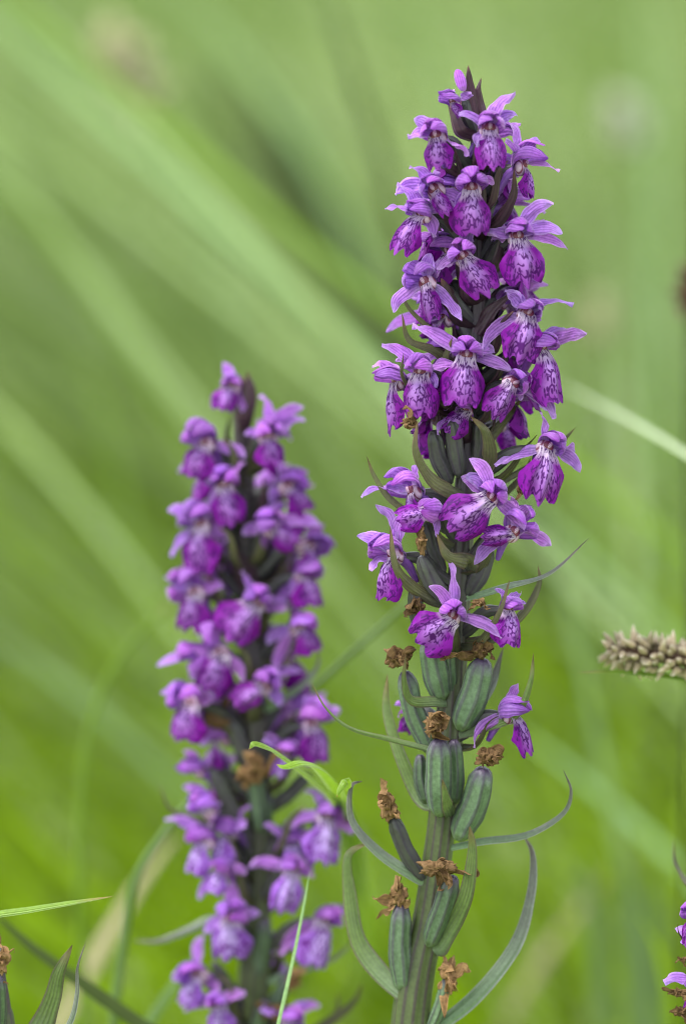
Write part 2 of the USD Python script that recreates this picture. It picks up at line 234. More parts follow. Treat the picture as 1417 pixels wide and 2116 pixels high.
M['ground'] = usdkit.material(stage, '/World/Looks/ground', {'g': ('geometry', {}), 'nz': ('noise_texture', {'scale': 9.0, 'detail': 5.0}), 'r': ('rgb_ramp', {'ramp': [(0, (.12, .17, .04)), (.5, (.20, .28, .07)), (1, (.28, .34, .11))]}),
    'p': ('principled_bsdf', {'roughness': .9})}, [('g.position', 'nz.vector'), ('nz.fac', 'r.fac'), ('r.color', 'p.base_color')], surface='p.BSDF')

# ------------------------------------------------------------------ ground and meadow
def ground():
    n = 90; a = np.linspace(-1, 1, n); g = np.sign(a) * np.abs(a) ** 3 * 120
    X, Y = np.meshgrid(g, g, indexing='ij'); Z = .06 * (meshkit.fbm(np.stack([X * .5, Y * .5, X * 0], -1), 4, 3) - .5) + .05 * np.clip(Y - 1.2, 0, None) * np.exp(-np.clip(Y - 1.2, 0, None) / 60)
    V = np.stack([X, Y, Z], -1).reshape(-1, 3); F = gridfaces(n, n)
    m = usdkit.mesh(stage, '/World/ground', (V, tri(F)), M['ground'], smooth=True); meta(m.GetPrim(), kind='structure')
ground()
def gz(x, y): return .06 * (meshkit.fbm(np.stack([x * .5, y * .5, x * 0], -1), 4, 3) - .5) + .05 * np.clip(y - 1.2, 0, None) * np.exp(-np.clip(y - 1.2, 0, None) / 60)
def blades(rng, bx, by, h, w, lean, az, bend):
    """Many grass blades in one mesh: root, height, half width, lean towards az (radians), and droop of the tip."""
    k = 7; N = len(bx); u = np.linspace(0, 1, k)[None]
    d = np.stack([np.cos(az), np.sin(az)], 1)
    reach = h[:, None] * (lean[:, None] * u + bend[:, None] * u ** 3)
    z = h[:, None] * (u - .35 * bend[:, None] * u ** 3)
    c = np.stack([bx[:, None] + d[:, :1] * reach, by[:, None] + d[:, 1:] * reach, gz(bx, by)[:, None] - .01 + z], -1)
    fa = rng.uniform(0, np.pi, N); s = np.stack([np.cos(fa), np.sin(fa), 0 * fa], 1)[:, None]
    W = (w[:, None] * np.interp(u[0], [0, .4, .8, 1], [.8, 1, .6, .05])[None])[..., None]
    P = np.stack([c - s * W, c + s * W], 2).reshape(N, 2 * k, 3)
    f = gridfaces(k, 2); F = (f[None] + (np.arange(N) * 2 * k)[:, None, None]).reshape(-1, 4)
    return P.reshape(-1, 3), F
def meadow(name, label, mat, zones, seed):
    rng = np.random.default_rng(seed); V, F, n = [], [], 0
    for N, y0, y1, hw, h0, h1, w0, w1, leanx, tidy in zones:
        y = y0 + (y1 - y0) * rng.random(N) ** .85; x = (rng.random(N) * 2 - 1) * hw(y)
        h = rng.uniform(h0, h1, N) * np.where(rng.random(N) < .2, .6, 1); w = rng.uniform(w0, w1, N)
        az = np.where(rng.random(N) < .72, np.pi + rng.normal(0, .6, N), rng.uniform(0, 2 * np.pi, N))
        az = np.where((x > .08) & (rng.random(N) < .5), rng.normal(.3, 1.2, N), az)
        if tidy: az = np.where(x < .2, np.pi - rng.uniform(-.1, .5, N), rng.uniform(.2, 2.9, N))
        P, f = blades(rng, x, y, h, w, np.abs(rng.normal(leanx, .3 if not tidy else .15, N)), az, np.abs(rng.normal(.25, .25 if not tidy else .1, N)))
        V.append(P); F.append(f + n); n += len(P)
    m = usdkit.mesh(stage, '/World/' + name, (np.vstack(V), tri(np.vstack(F))), M[mat], smooth=False)
    meta(m.GetPrim(), label, 'grass', kind='stuff')
hw = lambda y: .17 + .30 * (y + .65)
meadow('low_grass', 'short yellow green grass low around the feet of the orchids', 'meadow_low',
       [(1100, -.12, .22, lambda y: .4 + 0 * y, .04, .10, .0010, .0022, .5, 0), (1500, .20, .60, hw, .08, .20, .0014, .0032, .7, 0), (1100, .6, 1.2, hw, .10, .22, .002, .004, .8, 0)], 5)
meadow('meadow_grass', 'tall pale green meadow grass blurred across the whole background', 'meadow',
       [(260, .60, 1.2, hw, .16, .30, .0022, .0045, .8, 0), (150, .50, 1.15, lambda y: .38 + 0 * y, .38, .62, .0032, .0060, 1.0, 1), (110, .28, .60, lambda y: .30 + 0 * y, .22, .40, .0010, .0022, 1.0, 1),
        (1200, 1.1, 2.6, hw, .18, .38, .0034, .0070, .9, 0), (1900, 2.6, 8.0, hw, .26, .46, .005, .010, .7, 0)], 6)

# ------------------------------------------------------------------ orchid parts
mm = .001
def lip_geo(P0, T, f, fold=1.0, wide=.5, seed=0, bulge=.15):
    L = np.linalg.norm(T); t = T / L; n = nrm(f - (f @ t) * t); s = np.cross(t, n)
    nu, nv = 25, 31; u = np.linspace(0, 1, nu)[:, None]; v = np.linspace(-1, 1, nv)[None]
    rs = np.random.default_rng(seed); a = np.abs(v)
    fold = fold * rs.uniform(.75, 1.35); wide = wide * rs.uniform(.88, 1.08); asym = rs.normal(0, .12); curl = rs.uniform(-.35, .5)
    ml = rs.uniform(.04, .16); nt = rs.uniform(.03, .09)
    Lf = .90 + ml * np.exp(-(v / .15) ** 2) - nt * np.exp(-((a - .3) / .1) ** 2) + .05 * np.exp(-((a - .6) / .22) ** 2) - .34 * a ** 7 + .03 * np.sin(v * 9 + rs.uniform(0, 6)) * a + .07 * (meshkit.noise(np.stack([v * 9, v * 0 + seed * .37, v * 0], -1), seed % 89) - .5)
    uu = u * (1 + (Lf - 1) * u)
    w = L * (wide + .06) * np.interp(u, [0, .12, .3, .5, .72, .9, 1], [.34, .38, .56, .84, 1.0, .98, .9])
    ang = fold * v * np.clip(.35 + u * 1.1, 0, 1.2)
    w = w * (1 + asym * np.sign(v))
    x = w * np.sin(ang) / np.maximum(fold * np.clip(.35 + u * 1.1, 0, 1.2), 1e-3)
    z = -w * (1 - np.cos(ang)) / np.maximum(fold * np.clip(.35 + u * 1.1, 0, 1.2), 1e-3)
    rip = meshkit.noise(np.stack(np.broadcast_arrays(u * 3.6, v * 3.4, seed * 3.1 + .5), -1), seed % 97) - .5
    z = z + bulge * L * np.sin(np.pi * np.clip(u, 0, 1) ** .8) + .24 * L * rip * u * (.35 + a ** 2) + .05 * L * np.exp(-(v / .14) ** 2) * np.sin(np.pi * u) - .05 * L * np.exp(-((a - .38) / .13) ** 2) * u + curl * L * .16 * np.clip(u - .55, 0, 1) ** 2 * 4 + .035 * L * np.sin(v * 13 + rs.uniform(0, 6)) * u ** 2 * a
    P = P0 + t * (uu * L)[..., None] + s * np.broadcast_to(x, uu.shape)[..., None] + n * z[..., None]
    uv = np.stack(np.broadcast_arrays((v + 1) / 2, u), -1)
    return P.reshape(-1, 3), gridfaces(nu, nv), uv.reshape(-1, 2)
def rot(v, axis, a):
    axis = nrm(axis); v = np.asarray(v); return v * math.cos(a) + np.cross(axis, v) * math.sin(a) + axis * (v @ axis)[..., None] * (1 - math.cos(a))

class Orchid(Thing):
    def __init__(s, label, axis, base_d, rad, spike_r=12.5, ground_shift=(0, .02), seed=0, grow=1.0):
        s.grow = grow
        s.ax = np.array(axis, float)              # photograph pixels along the stem and depth behind the plane of focus
        s.rng = np.random.default_rng(seed); s.R = spike_r * mm
        pts = [at(x, y, d) for x, y, d in axis]
        low = pts[-1]; dirn = nrm(pts[-1] - pts[-3]); foot = low + dirn * (low[2] / max(-dirn[2], .5)) * .98 + np.array([*ground_shift, 0]); foot[2] = -.02
        mid = low * .5 + foot * .5 + np.array([0, -.004, 0])
        super().__init__('marsh_orchid', label, 'orchid', [foot[0], foot[1], 0])
        full = [foot, mid] + pts[::-1]
        uy = lambda y: (len(full) - 1 - float(np.interp(y, s.ax[:, 1], np.arange(len(axis))))) / (len(full) - 1)
        s.part('stem', tube(full, [(0, 5.4 * mm)] + [(uy(y), r_ * mm * rad) for y, r_ in ((2140, 4.5), (1900, 3.6), (1720, 3.25), (1500, 3.3), (1250, 2.9), (900, 2.3), (640, 1.9), (380, 1.3), (215, .7))], 110, 40, 7, .05, .8, .14, 3), 'stem')
        s.foot, s.mid = foot, mid
    def axis(s, y):
        x = np.interp(y, s.ax[:, 1], s.ax[:, 0]); d = np.interp(y, s.ax[:, 1], s.ax[:, 2])
        if y < s.ax[0, 1]: pass
        return x, d
    def depth(s, x, y, yaw): return s.axis(y)[1] - s.R * math.cos(math.radians(yaw))
    def flower(s, th, lip, hood=None, sep=(), yaw=0, size=1.0, fold=.95, wide=.48, bract=True, rise=70, lipmat='lip', r=None, label=None, bulge=.10, spur=True):
        g = s.rng; x, y = th; size = size * s.grow; wide = wide * s.grow ** .6; _, da = s.axis(y); R = (r * mm if r else s.R); d0 = da - R * math.cos(math.radians(yaw))
        P0 = at(x, y, d0); ya = math.radians(yaw)
        f = nrm(RT * math.sin(ya) - FW * math.cos(ya) + UP * .08)
        k = (DIST + d0) / DIST
        T = vec(lip[0] - x, lip[1] - y) * k + f * .002
        hv = vec(*(np.array(hood) - th)) * k if hood else -nrm(T) * 3.6 * mm + UP * 1.0 * mm
        hh = max(np.linalg.norm(hv), 2.6 * mm) * size; H = nrm(hv - f * (hv @ f) * .7)
        sd = int(g.integers(1, 10 ** 6))
        X = nrm(np.cross(H, f)); O = P0 + H * hh * .20 + f * .6 * mm
        F_ = s.part('flower', ball(P0 - f * 1.5 * mm + H * .1 * mm, np.stack([X * 2.2 * mm, f * 1.3 * mm, H * 2.0 * mm]) * size), 'anther', label=label)
        s.part('throat', ball(P0 + H * .75 * mm - f * .55 * mm, np.stack([X * 1.35 * mm, f * .75 * mm, H * 1.15 * mm]) * size), 'throat', F_)
        s.part('column', ball(P0 + H * 1.0 * mm - f * .0 * mm, np.stack([X * .5 * mm, f * .5 * mm, H * .85 * mm]) * size), 'anther', F_)
        s.part('lip', lip_geo(P0 - f * .3 * mm + nrm(T) * -.5 * mm, T * 1.06, f, fold, wide, sd, bulge), lipmat, F_)
        # hood: the upper sepal over two petals, all arching from the back of the flower to its front
        for nm, tl, hw_, sc, ph in (('petal', -1.0, 2.2, .97, 170), ('petal', 1.0, 2.2, .97, 170), ('hood', g.normal(0, .1), 2.5, 1.05, 158 + g.uniform(-14, 10))):
            Ht = rot(H, f, tl + g.normal(0, .07)); an = np.radians(np.linspace(-25, ph, 7))
            aa, bb_ = 4.0 * mm * size * sc, max(hh * 1.12, 3.2 * mm * size) * sc * (1 if nm == 'hood' else .92)
            q = O - f * (aa * np.cos(an))[:, None] + Ht * (bb_ * np.sin(an))[:, None]
            if g.random() < .5: q[-1] += f * .5 * mm + Ht * g.uniform(.1, .9) * mm
            c = spline(q, 16); s.part(nm, ribbon(q, c - O + f * .3 * mm, hw_ * mm * size, .85, [(0, .5), (.3, .95), (.6, 1), (.85, .7), (1, .12)], 16, 9, .9 * mm, seed=sd + int(tl * 10)), 'hood', F_)
        S = nrm(np.cross(H, f)) * -1
        if not len(sep):
            sep = []
            for sg in (-1, 1):
                q = S * sg * g.uniform(7, 9) * mm + H * g.uniform(-1, 5) * mm - f * g.uniform(0, 2.5) * mm; sep.append(q * size)
        sep = list(sep)
        if g.random() < .75: sep.append((S * g.choice([-1, 1]) * g.uniform(4, 8) * mm + H * g.uniform(1, 8) * mm - f * g.uniform(1, 4) * mm) * size)
        for i, e in enumerate(sep):
            if len(e) == 3 and not isinstance(e, tuple): e3 = e
            else: e3 = vec(e[0] - x, e[1] - y) * k - f * g.uniform(-1, 2) * mm
            b = P0 - f * 1.6 * mm + H * .9 * mm + nrm(e3) * .8 * mm; tip = P0 + e3
            up = nrm(UP - (UP @ nrm(e3)) * nrm(e3)); ln = np.linalg.norm(tip - b)
            arch = g.uniform(.05, .16) * ln
            w = min(1.75 * mm, .23 * ln + .35 * mm) * size * g.uniform(.88, 1.12) * (e[2] if isinstance(e, tuple) and len(e) > 2 else 1)
            pts = [b, b + (tip - b) * .35 + up * arch * .9, b + (tip - b) * .72 + up * arch, tip - up * arch * .1]
            s.part('sepal', ribbon(pts, f + UP * .5 - nrm(e3) * .1, w, g.uniform(-.6, .9), SEPAL, 18, 9, 2.1 * mm, g.normal(0, .9), sd + i), 'petal', F_)
        # spur and ovary behind
        yb = y + rise; xa, dA = s.axis(yb); A = at(xa, yb, dA)
        if spur:
            s.part('spur', tube([P0 - f * 1.2 * mm, P0 - f * 4.5 * mm - UP * 1.2 * mm, P0 - f * 7.5 * mm - UP * 5.5 * mm], [(0, 1.5 * mm), (.5, 1.3 * mm), (1, .6 * mm)], 10, 9), 'spur', F_)
        B = P0 - f * 2.6 * mm + H * .3 * mm
        mid = A * .45 + B * .55 + UP * 2.2 * mm - FW * 0 + nrm(P0 - A) * 1.0 * mm
        s.part('ovary', tube([A, A * .72 + B * .28 + nrm(B - A) * .5 * mm + UP * .6 * mm, mid, B], [(0, .9 * mm), (.35, 1.7 * mm), (.7, 1.55 * mm), (1, .9 * mm)], 14, 14, 6, .1, 2.0), 'ovary', F_)
        if bract:
            out = nrm(B - A - UP * ((B - A) @ UP)); sidev = np.cross(out, UP) * g.uniform(-3, 3) * mm
            lo = A - UP * 2.0 * mm
            tip = P0 * .85 + A * .15 + UP * g.uniform(1, 7) * mm + sidev * 1.6 - f * g.uniform(.5, 2) * mm
            pts = [lo, lo * .6 + tip * .4 + out * 2.2 * mm - UP * 2.6 * mm + sidev * .5, lo * .25 + tip * .75 + out * 1.2 * mm + sidev, tip]
            s.part('bract', ribbon(pts, out - UP * .3, 2.5 * mm, .9, BRACT, 16, 7, .5 * mm, seed=sd), 'bract_maroon' if y < 900 + 0 * x else 'bract_olive')
    def bract(s, pts, w, mat='bract_olive', d=None, face=None, cup=.75, twist=0.0, d1=0.0):
        """pts: pixels from the tip to the base; w: width in pixels at the widest; d: metres in front of (-) or behind the axis at the tip; d1: at the base."""
        pts = pts[::-1]; n = len(pts); P = []
        for i, (x, y) in enumerate(pts):
            u = i / (n - 1); da = s.axis(y)[1]; e = (-s.R if d is None else d)
            P.append(at(x, y, da + (d1 - .002) * (1 - u) + e * math.sin(u * 1.45)) + (s.rng.normal(0, .45 * mm, 3) if 0 < i < n - 1 else 0))
        s.part('bract', ribbon(P, -FW + UP * .25 if face is None else face, w * PX / 2, cup, BRACT, 24, 7, 1.0 * mm, twist, int(s.rng.integers(1, 999))), mat)
    def capsule(s, a, b, w, d=-.004, mat='capsule', wither=None, wd=None):
        """a: lower end, b: upper end (pixels), w: width in pixels."""
        A, B = at(*a, s.axis(a[1])[1] + d * .4), at(*b, s.axis(b[1])[1] + d); r = w * PX / 2 * .83
        out = nrm(np.cross(B - A, RT)) * -1
        mid = (A + B) / 2 + vec((a[0] + b[0]) / 2 - s.axis((a[1] + b[1]) / 2)[0], 0) * .12
        c = s.part('capsule', tube([A, A * .6 + mid * .4, mid, B * .65 + mid * .35, B], [(0, r * .35), (.12, r * .75), (.4, r), (.75, r * .92), (.93, r * .62), (1, r * .35)], 28, 30, 6, .10, s.rng.uniform(.4, 1.2), .2, int(s.rng.integers(1, 99))), mat)
        if wither: s.withered(wither, s.axis(wither[1])[1] + (d if wd is None else wd), c, wither[2] if len(wither) > 2 else 60, wither[3] if len(wither) > 3 else 40)
        return c
    def withered(s, c, d, parent=None, lx=60, ly=45):
        g = s.rng; C = at(c[0], c[1], d); parts = []; r = min(lx, ly) * PX * .5; sd = int(g.integers(1, 999))
        v, f, t = ball(np.zeros(3), np.eye(3), 3)
        k = .7 + 1.5 * (meshkit.fbm(v * 1.9 + sd, 3, sd) - .5) + .9 * np.abs(meshkit.noise(v * np.array([5, 5, 1.5]) + sd, sd) - .5)
        v = v * k[:, None]; parts.append((C + v @ np.stack([RT * lx * PX * .36, FW * r * .8, UP * ly * PX * .36]), f, t))
        for i in range(5):
            e = RT * g.normal(0, lx * .27) * PX + UP * g.normal(0, ly * .27) * PX - FW * g.uniform(0, 1.0) * r
            b = C + e * .1; j = lambda q: nrm(g.normal(size=3)) * q * r
            parts.append(ribbon([b, b + e * .5 + j(.3), b + e * .9 + j(.4), b + e * 1.25 + j(.6)], g.normal(size=3) * .6 - FW, g.uniform(.35, .62) * r, g.uniform(-1.6, 1.6), SEPAL, 16, 9, 1.4 * r, g.normal(0, 1.1), sd + i))
        s.part('withered_flower', join(parts), 'withered', parent)

# ------------------------------------------------------------------ the orchid in focus
o = Orchid('tall purple spotted marsh orchid in sharp focus, brown withered flowers on its lower stem', [(978, 215, .002), (984, 420, .006), (985, 640, .008), (972, 850, .008), (958, 1050, .008), (945, 1250, .008), (928, 1500, .009), (912, 1700, .011), (885, 1900, .013), (845, 2140, .015)],
           0, 1.0, 12.0, (.01, .0), 11, 1.04)
fl = o.flower
# flowers hidden behind the spike first
fl((920, 655), (880, 700), (880, 630), [(789, 685), (850, 610)], -120, rise=40)
fl((1075, 600), (1110, 640), (1085, 575), (), 130, rise=60)
fl((1040, 500), (1070, 560), (1050, 470), (), 150, rise=60)
fl((940, 500), (905, 560), (930, 470), (), -150, rise=60)
fl((960, 850), (925, 900), (956, 835), [(927, 882), (969, 868), (905, 898)], -30, .6, r=8, rise=60, spur=False)
fl((1040, 880), (1050, 935), (1050, 860), (), 140, .8)
fl((900, 860), (860, 900), (890, 830), (), -100, .8, rise=50)
# top
fl((932, 212), (962, 246), (930, 200), [(908, 190), (925, 182)], -45, .75, r=8, rise=60, spur=False, fold=1.6, wide=.35)
fl((1012, 268), (1017, 354), (1014, 240), [(1066, 187), (948, 232), (983, 305)], 6, wide=.40, rise=80)
fl((900, 283), (909, 355), (893, 256), [(842, 283), (966, 322), (850, 242)], -18, wide=.46, rise=80)
fl((1088, 345), (1086, 412), (1088, 305), [(1054, 251), (1110, 287), (1153, 352)], 70, rise=80, wide=.35)
fl((898, 393), (932, 448), (885, 378), [(848, 345), (955, 420)], -20, fold=1.5, wide=.33)
fl((866, 445), (828, 526), (868, 425), [(821, 378), (793, 431), (896, 490)], -38, rise=85, wide=.42)
fl((976, 392), (985, 494), (970, 358), [(1022, 375), (945, 440)], 0, wide=.42, rise=90, fold=.9)
fl((1072, 492), (1088, 592), (1072, 462), [(1140, 420), (1160, 482), (1177, 512), (1020, 492)], 16, wide=.46, rise=80, fold=.9)
fl((959, 533), (1008, 612), (945, 505), [(903, 556), (985, 560, .7)], -4, wide=.46, rise=85, fold=.8)
fl((877, 586), (895, 668), (854, 555), [(803, 642), (887, 522), (952, 662)], -32, wide=.40, rise=85, fold=1.3)
fl((1089, 650), (1068, 752), (1103, 630), [(1186, 628), (1061, 600), (996, 722)], 14, wide=.46, rise=85, fold=.9)
fl((1122, 722), (1138, 842), (1128, 698), [(1208, 690), (1181, 679), (1080, 700)], 38, wide=.40, rise=75)
fl((964, 738), (953, 846), (966, 706), [(852, 672), (1056, 765)], -2, wide=.46, rise=75, fold=.75)
fl((866, 772), (868, 868), (868, 742), [(793, 708), (898, 800), (812, 742, .8)], -24, wide=.50, rise=75, fold=1.2)
fl((812, 790), (822, 898), (806, 768), [(773, 752), (795, 812)], -65, wide=.42, rise=60)
fl((1058, 792), (1012, 868), (1084, 785), [(1147, 864), (1120, 800, .7)], 18, wide=.42, rise=70, fold=.9)
# middle
fl((1131, 927), (1104, 1042), (1150, 905), [(1122, 850), (1202, 975), (1026, 962)], 26, wide=.44, rise=70, fold=.85)
fl((846, 1020), (862, 1088), (818, 988), [(742, 1026), (790, 1010, .8)], -60, wide=.50, rise=60)
fl((880, 1058), (824, 1078), (905, 1050), [(902, 1110, .6)], -30, wide=.42, rise=70, spur=False)
fl((1011, 1032), (920, 1100), (1028, 1004), [(972, 945), (962, 984), (1086, 1095)], 4, wide=.46, rise=70, fold=1.0)
fl((1062, 1103), (982, 1112), (1090, 1068), [(1143, 1127), (985, 1166), (1098, 1045)], 28, wide=.38, rise=70)
fl((808, 1150), (790, 1245), (782, 1122), [(772, 1042), (756, 1178), (740, 1108)], -55, wide=.36, rise=65)
fl((933, 1277), (856, 1330), (940, 1250), [(924, 1150), (1036, 1318)], 2, wide=.56, rise=70, fold=.5, bulge=.08)
fl((1053, 1262), (1054, 1342), (1053, 1240), [(1094, 1246, .8), (1020, 1216, .7)], 30, .85, wide=.46, rise=60)
fl((1064, 1480), (1084, 1566), (1052, 1450), [(1080, 1412, .8), (984, 1545)], 55, wide=.42, rise=55)
fl((850, 1470), (835, 1520), (842, 1450), (), -150, .6, rise=60)
# more blooms at the sides, behind and deep between those in front
g = np.random.default_rng(77)
for k, y in enumerate(np.arange(285, 880, 34)):
    yaw = (-1 if k % 2 else 1) * g.uniform(60, 120); r = g.uniform(7.5, 10.5) * min(1, .55 + (y - 285) / 350); x = o.axis(y)[0] + math.sin(math.radians(yaw)) * r * mm / PX
    s_ = math.sin(math.radians(yaw)); L = g.uniform(70, 95)
    fl((x, y), (x + s_ * L * .35 + g.normal(0, 12), y + L), (x + s_ * 8, y - g.uniform(22, 32)), [(x + s_ * g.uniform(50, 85), y - g.uniform(-25, 45)), (x - s_ * g.uniform(20, 60), y - g.uniform(-60, 40))], yaw, r=r, rise=55, wide=.5)
# buds at the tip
for c, up, w in (((951, 165), (-6, -24), 12),):
    C = at(*c, -.004); dv = nrm(vec(*up)); o.part('bud', ball(C, np.stack([RT * w * PX, FW * w * PX * .9, dv * 24 * PX])), 'hood')
b = o.bract
b([(967, 134), (974, 175), (984, 245)], 26, 'bract_maroon', d=-.006)
b([(994, 160), (990, 192), (1000, 240)], 20, 'bract_maroon', d=-.004)
b([(1028, 208), (1024, 228), (1010, 260)], 14, 'bract_maroon', d=.002)
b([(957, 158), (962, 200), (975, 260)], 14, 'bract_maroon', d=.004)
b([(1062, 345), (1056, 405), (1030, 455), (995, 480)], 32, 'bract_maroon', d=-.012)
b([(940, 308), (946, 350), (970, 420)], 18, 'bract_maroon', d=-.010)
b([(893, 412), (925, 448), (962, 500)], 26, 'bract_maroon', d=-.009)
b([(1010, 330), (1035, 370), (1000, 440)], 24, 'bract_maroon', d=-.004)
b([(912, 575), (935, 612), (965, 640)], 44, 'bract_maroon', d=-.010)
b([(1050, 520), (1010, 560), (985, 620)], 36, 'bract_maroon', d=-.006)
b([(832, 583), (846, 628), (885, 668), (950, 720)], 15, 'bract_olive', d=-.006)
b([(830, 648), (850, 696), (905, 738), (965, 790)], 26, 'bract_olive', d=-.010)
b([(833, 730), (837, 785), (900, 850)], 14, 'bract_olive', d=-.012)
b([(934, 697), (924, 752), (955, 830)], 26, 'bract_olive', d=-.012)
b([(1064, 600), (1020, 640), (985, 690)], 36, 'bract_maroon', d=-.004)
b([(1080, 820), (1030, 880), (975, 930)], 36, 'bract_olive', d=.002)
b([(863, 866), (867, 935), (890, 985), (935, 1016), (962, 1020)], 36, 'bract_olive', d=-.013)
b([(757, 943), (778, 988), (818, 1036), (925, 1100)], 18, 'bract_olive', d=-.008)
b([(972, 860), (1003, 900), (1012, 950), (975, 985)], 42, 'bract_olive', d=-.013)
b([(806, 1087), (822, 1165), (862, 1222), (930, 1252)], 34, 'bract_olive', d=-.012)
b([(902, 1103), (925, 1145), (965, 1164), (962, 1180)], 44, 'bract_olive', d=-.014)
b([(1217, 1112), (1130, 1184), (1050, 1212), (955, 1240)], 17, 'bract_silver', d=-.006)
b([(1112, 1170), (1104, 1215), (1072, 1280), (960, 1360)], 24, 'bract_olive', d=-.002)
b([(1053, 1198), (1028, 1272), (985, 1325), (938, 1338)], 24, 'bract_olive', d=-.014)
b([(1098, 940), (1080, 985), (1000, 1060)], 16, 'bract_olive', d=.003)
b([(1188, 884), (1172, 905), (1120, 960), (975, 1030)], 16, 'bract_olive', d=.001)
b([(838, 1356), (834, 1402), (851, 1440), (905, 1446), (930, 1452)], 30, 'bract_green', d=-.012)
b([(645, 1415), (670, 1460), (728, 1503), (812, 1527), (885, 1552), (915, 1560)], 16, 'bract_green', d=-.006, cup=1.0)
b([(800, 1394), (800, 1467), (825, 1566), (872, 1645), (905, 1660)], 44, 'bract_green', d=.006)
b([(1102, 1350), (1098, 1415), (1070, 1473), (1006, 1504), (930, 1520)], 28, 'bract_green', d=-.012)
b([(748, 1615), (724, 1630), (727, 1692), (782, 1757), (847, 1808), (890, 1830)], 26, 'bract_silver', d=-.002)
b([(760, 1742), (722, 1774), (716, 1851), (739, 1937), (785, 2012), (840, 2060)], 48, 'bract_green', d=.004)
b([(1164, 1592), (1186, 1636), (1157, 1683), (1088, 1722), (993, 1738), (920, 1755)], 18, 'bract_silver', d=-.002)
b([(970, 1709), (981, 1765), (961, 1851), (915, 1945), (885, 1965)], 54, 'bract_green', d=-.014, face=-FW - RT * .4)
b([(1082, 1728), (1099, 1774), (1096, 1851), (1053, 1955), (975, 2055), (880, 2140)], 38, 'bract_silver', d=.004, face=-FW - RT * .3 + UP * .4, cup=.9)
b([(914, 1612), (920, 1660), (935, 1688)], 36, 'bract_green', d=-.012)
b([(1040, 1340), (1010, 1420), (950, 1500)], 34, 'bract_silver', d=.006)
c = o.capsule
c((914, 1445), (888, 1320), 66, -.006)
c((930, 1440), (925, 1335), 40, -.004)
c((950, 1508), (998, 1362), 72, -.007, wither=(992, 1345, 55, 55))
c((890, 1555), (836, 1388), 56, -.002, wither=(822, 1358, 78, 62))
c((908, 1685), (907, 1528), 66, -.009, wither=(898, 1493, 66, 62))
c((940, 1660), (938, 1530), 44, -.004)
c((880, 1660), (868, 1560), 36, .001)
c((945, 1735), (1000, 1588), 70, -.007, wither=(1008, 1568, 74, 46))
c((876, 1820), (812, 1690), 44, -.004, 'ovary', wither=(802, 1668, 54, 84))
c((886, 1955), (936, 1812), 56, -.010, wither=(905, 1795, 112, 46))
c((832, 2050), (830, 1868), 58, -.003, wither=(824, 1852, 46, 78))
c((878, 2150), (925, 2020), 34, -.004, wither=(928, 2012, 50, 104))
c((885, 1330), (855, 1215), 40, -.006, 'ovary', wither=(858, 1252, 44, 58))
c((965, 1230), (1010, 1130), 50, -.004, 'ovary')
c((930, 1000), (895, 890), 44, -.006, 'ovary')
c((950, 985), (935, 870), 44, -.008, 'ovary')
c((985, 960), (990, 870), 40, -.004, 'ovary')
c((925, 1250), (870, 1150), 46, -.008, 'ovary')
c((915, 1190), (880, 1080), 40, -.003, 'ovary')
for q in ((846, 874, 44, 34), (925, 1354, 56, 20), (870, 1120, 30, 70), (988, 1245, 40, 24), (1075, 1012, 20, 36)): o.withered(q, o.axis(q[1])[1] - .010, None, q[2], q[3])

# ------------------------------------------------------------------ the orchid behind on the left
o = Orchid('shorter purple marsh orchid on the left, softly out of focus', [(497, 830, .054), (505, 1000, .058), (515, 1200, .060), (526, 1450, .060), (537, 1700, .061), (530, 1900, .063), (515, 2140, .065)],
           0, 1.0, 12.0, (-.01, .0), 23, 1.12)
fl = o.flower
for th, yaw in (((560, 1010), 150), ((450, 1150), -140), ((590, 1180), 130), ((560, 1340), 140), ((470, 1460), -150), ((585, 1500), 120), ((450, 1600), -120)):
    fl(th, (th[0], th[1] + 80), None, (), yaw, .9)
fl((478, 800), (462, 855), (478, 775), [(459, 745), (500, 850)], -10, .8, r=7, rise=70)
fl((555, 905), (568, 965), (556, 876), [(540, 815), (625, 840), (630, 869), (508, 898)], 14, wide=.55)
fl((420, 920), (394, 988), (406, 884), [(374, 900), (505, 945)], -35, wide=.5)
fl((464, 1006), (480, 1088), (460, 976), [(505, 955), (420, 1000)], -4, wide=.5)
fl((600, 1008), (636, 1055), (612, 982), [(645, 972), (560, 1040)], 50, wide=.5)
fl((412, 1088), (412, 1190), (398, 1052), [(345, 1055), (345, 1150), (470, 1120)], -28, wide=.46)
fl((565, 1092), (612, 1120), (548, 1066), [(664, 1085), (500, 1105)], 26, wide=.5)
fl((640, 1130), (640, 1200), (660, 1125), [(693, 1128), (665, 1082)], 60, wide=.5)
fl((400, 1228), (385, 1306), (368, 1200), [(340, 1196), (462, 1215)], -32, wide=.5)
fl((632, 1190), (642, 1260), (640, 1172), [(600, 1230), (665, 1180)], 45, wide=.55)
fl((530, 1250), (472, 1325), (536, 1222), [(590, 1262), (500, 1180)], 2, wide=.56)
fl((622, 1300), (652, 1348), (630, 1280), [(560, 1330), (570, 1390)], 40, wide=.5)
fl((455, 1352), (420, 1432), (398, 1338), [(322, 1376), (505, 1405), (378, 1345)], -8, wide=.56)
fl((545, 1420), (480, 1462), (560, 1395), [(580, 1460)], 12, wide=.46)
fl((390, 1458), (370, 1530), (372, 1425), [(332, 1430), (440, 1450)], -28, wide=.56)
fl((650, 1500), (666, 1580), (655, 1462), [(702, 1465), (625, 1440)], 40, wide=.56)
fl((400, 1595), (412, 1560), (395, 1580), [(370, 1550), (425, 1570)], -60, .8, rise=60, lipmat='lip_pale')
fl((590, 1560), (570, 1610), (600, 1540), (), 30, .9, lipmat='lip_pale')
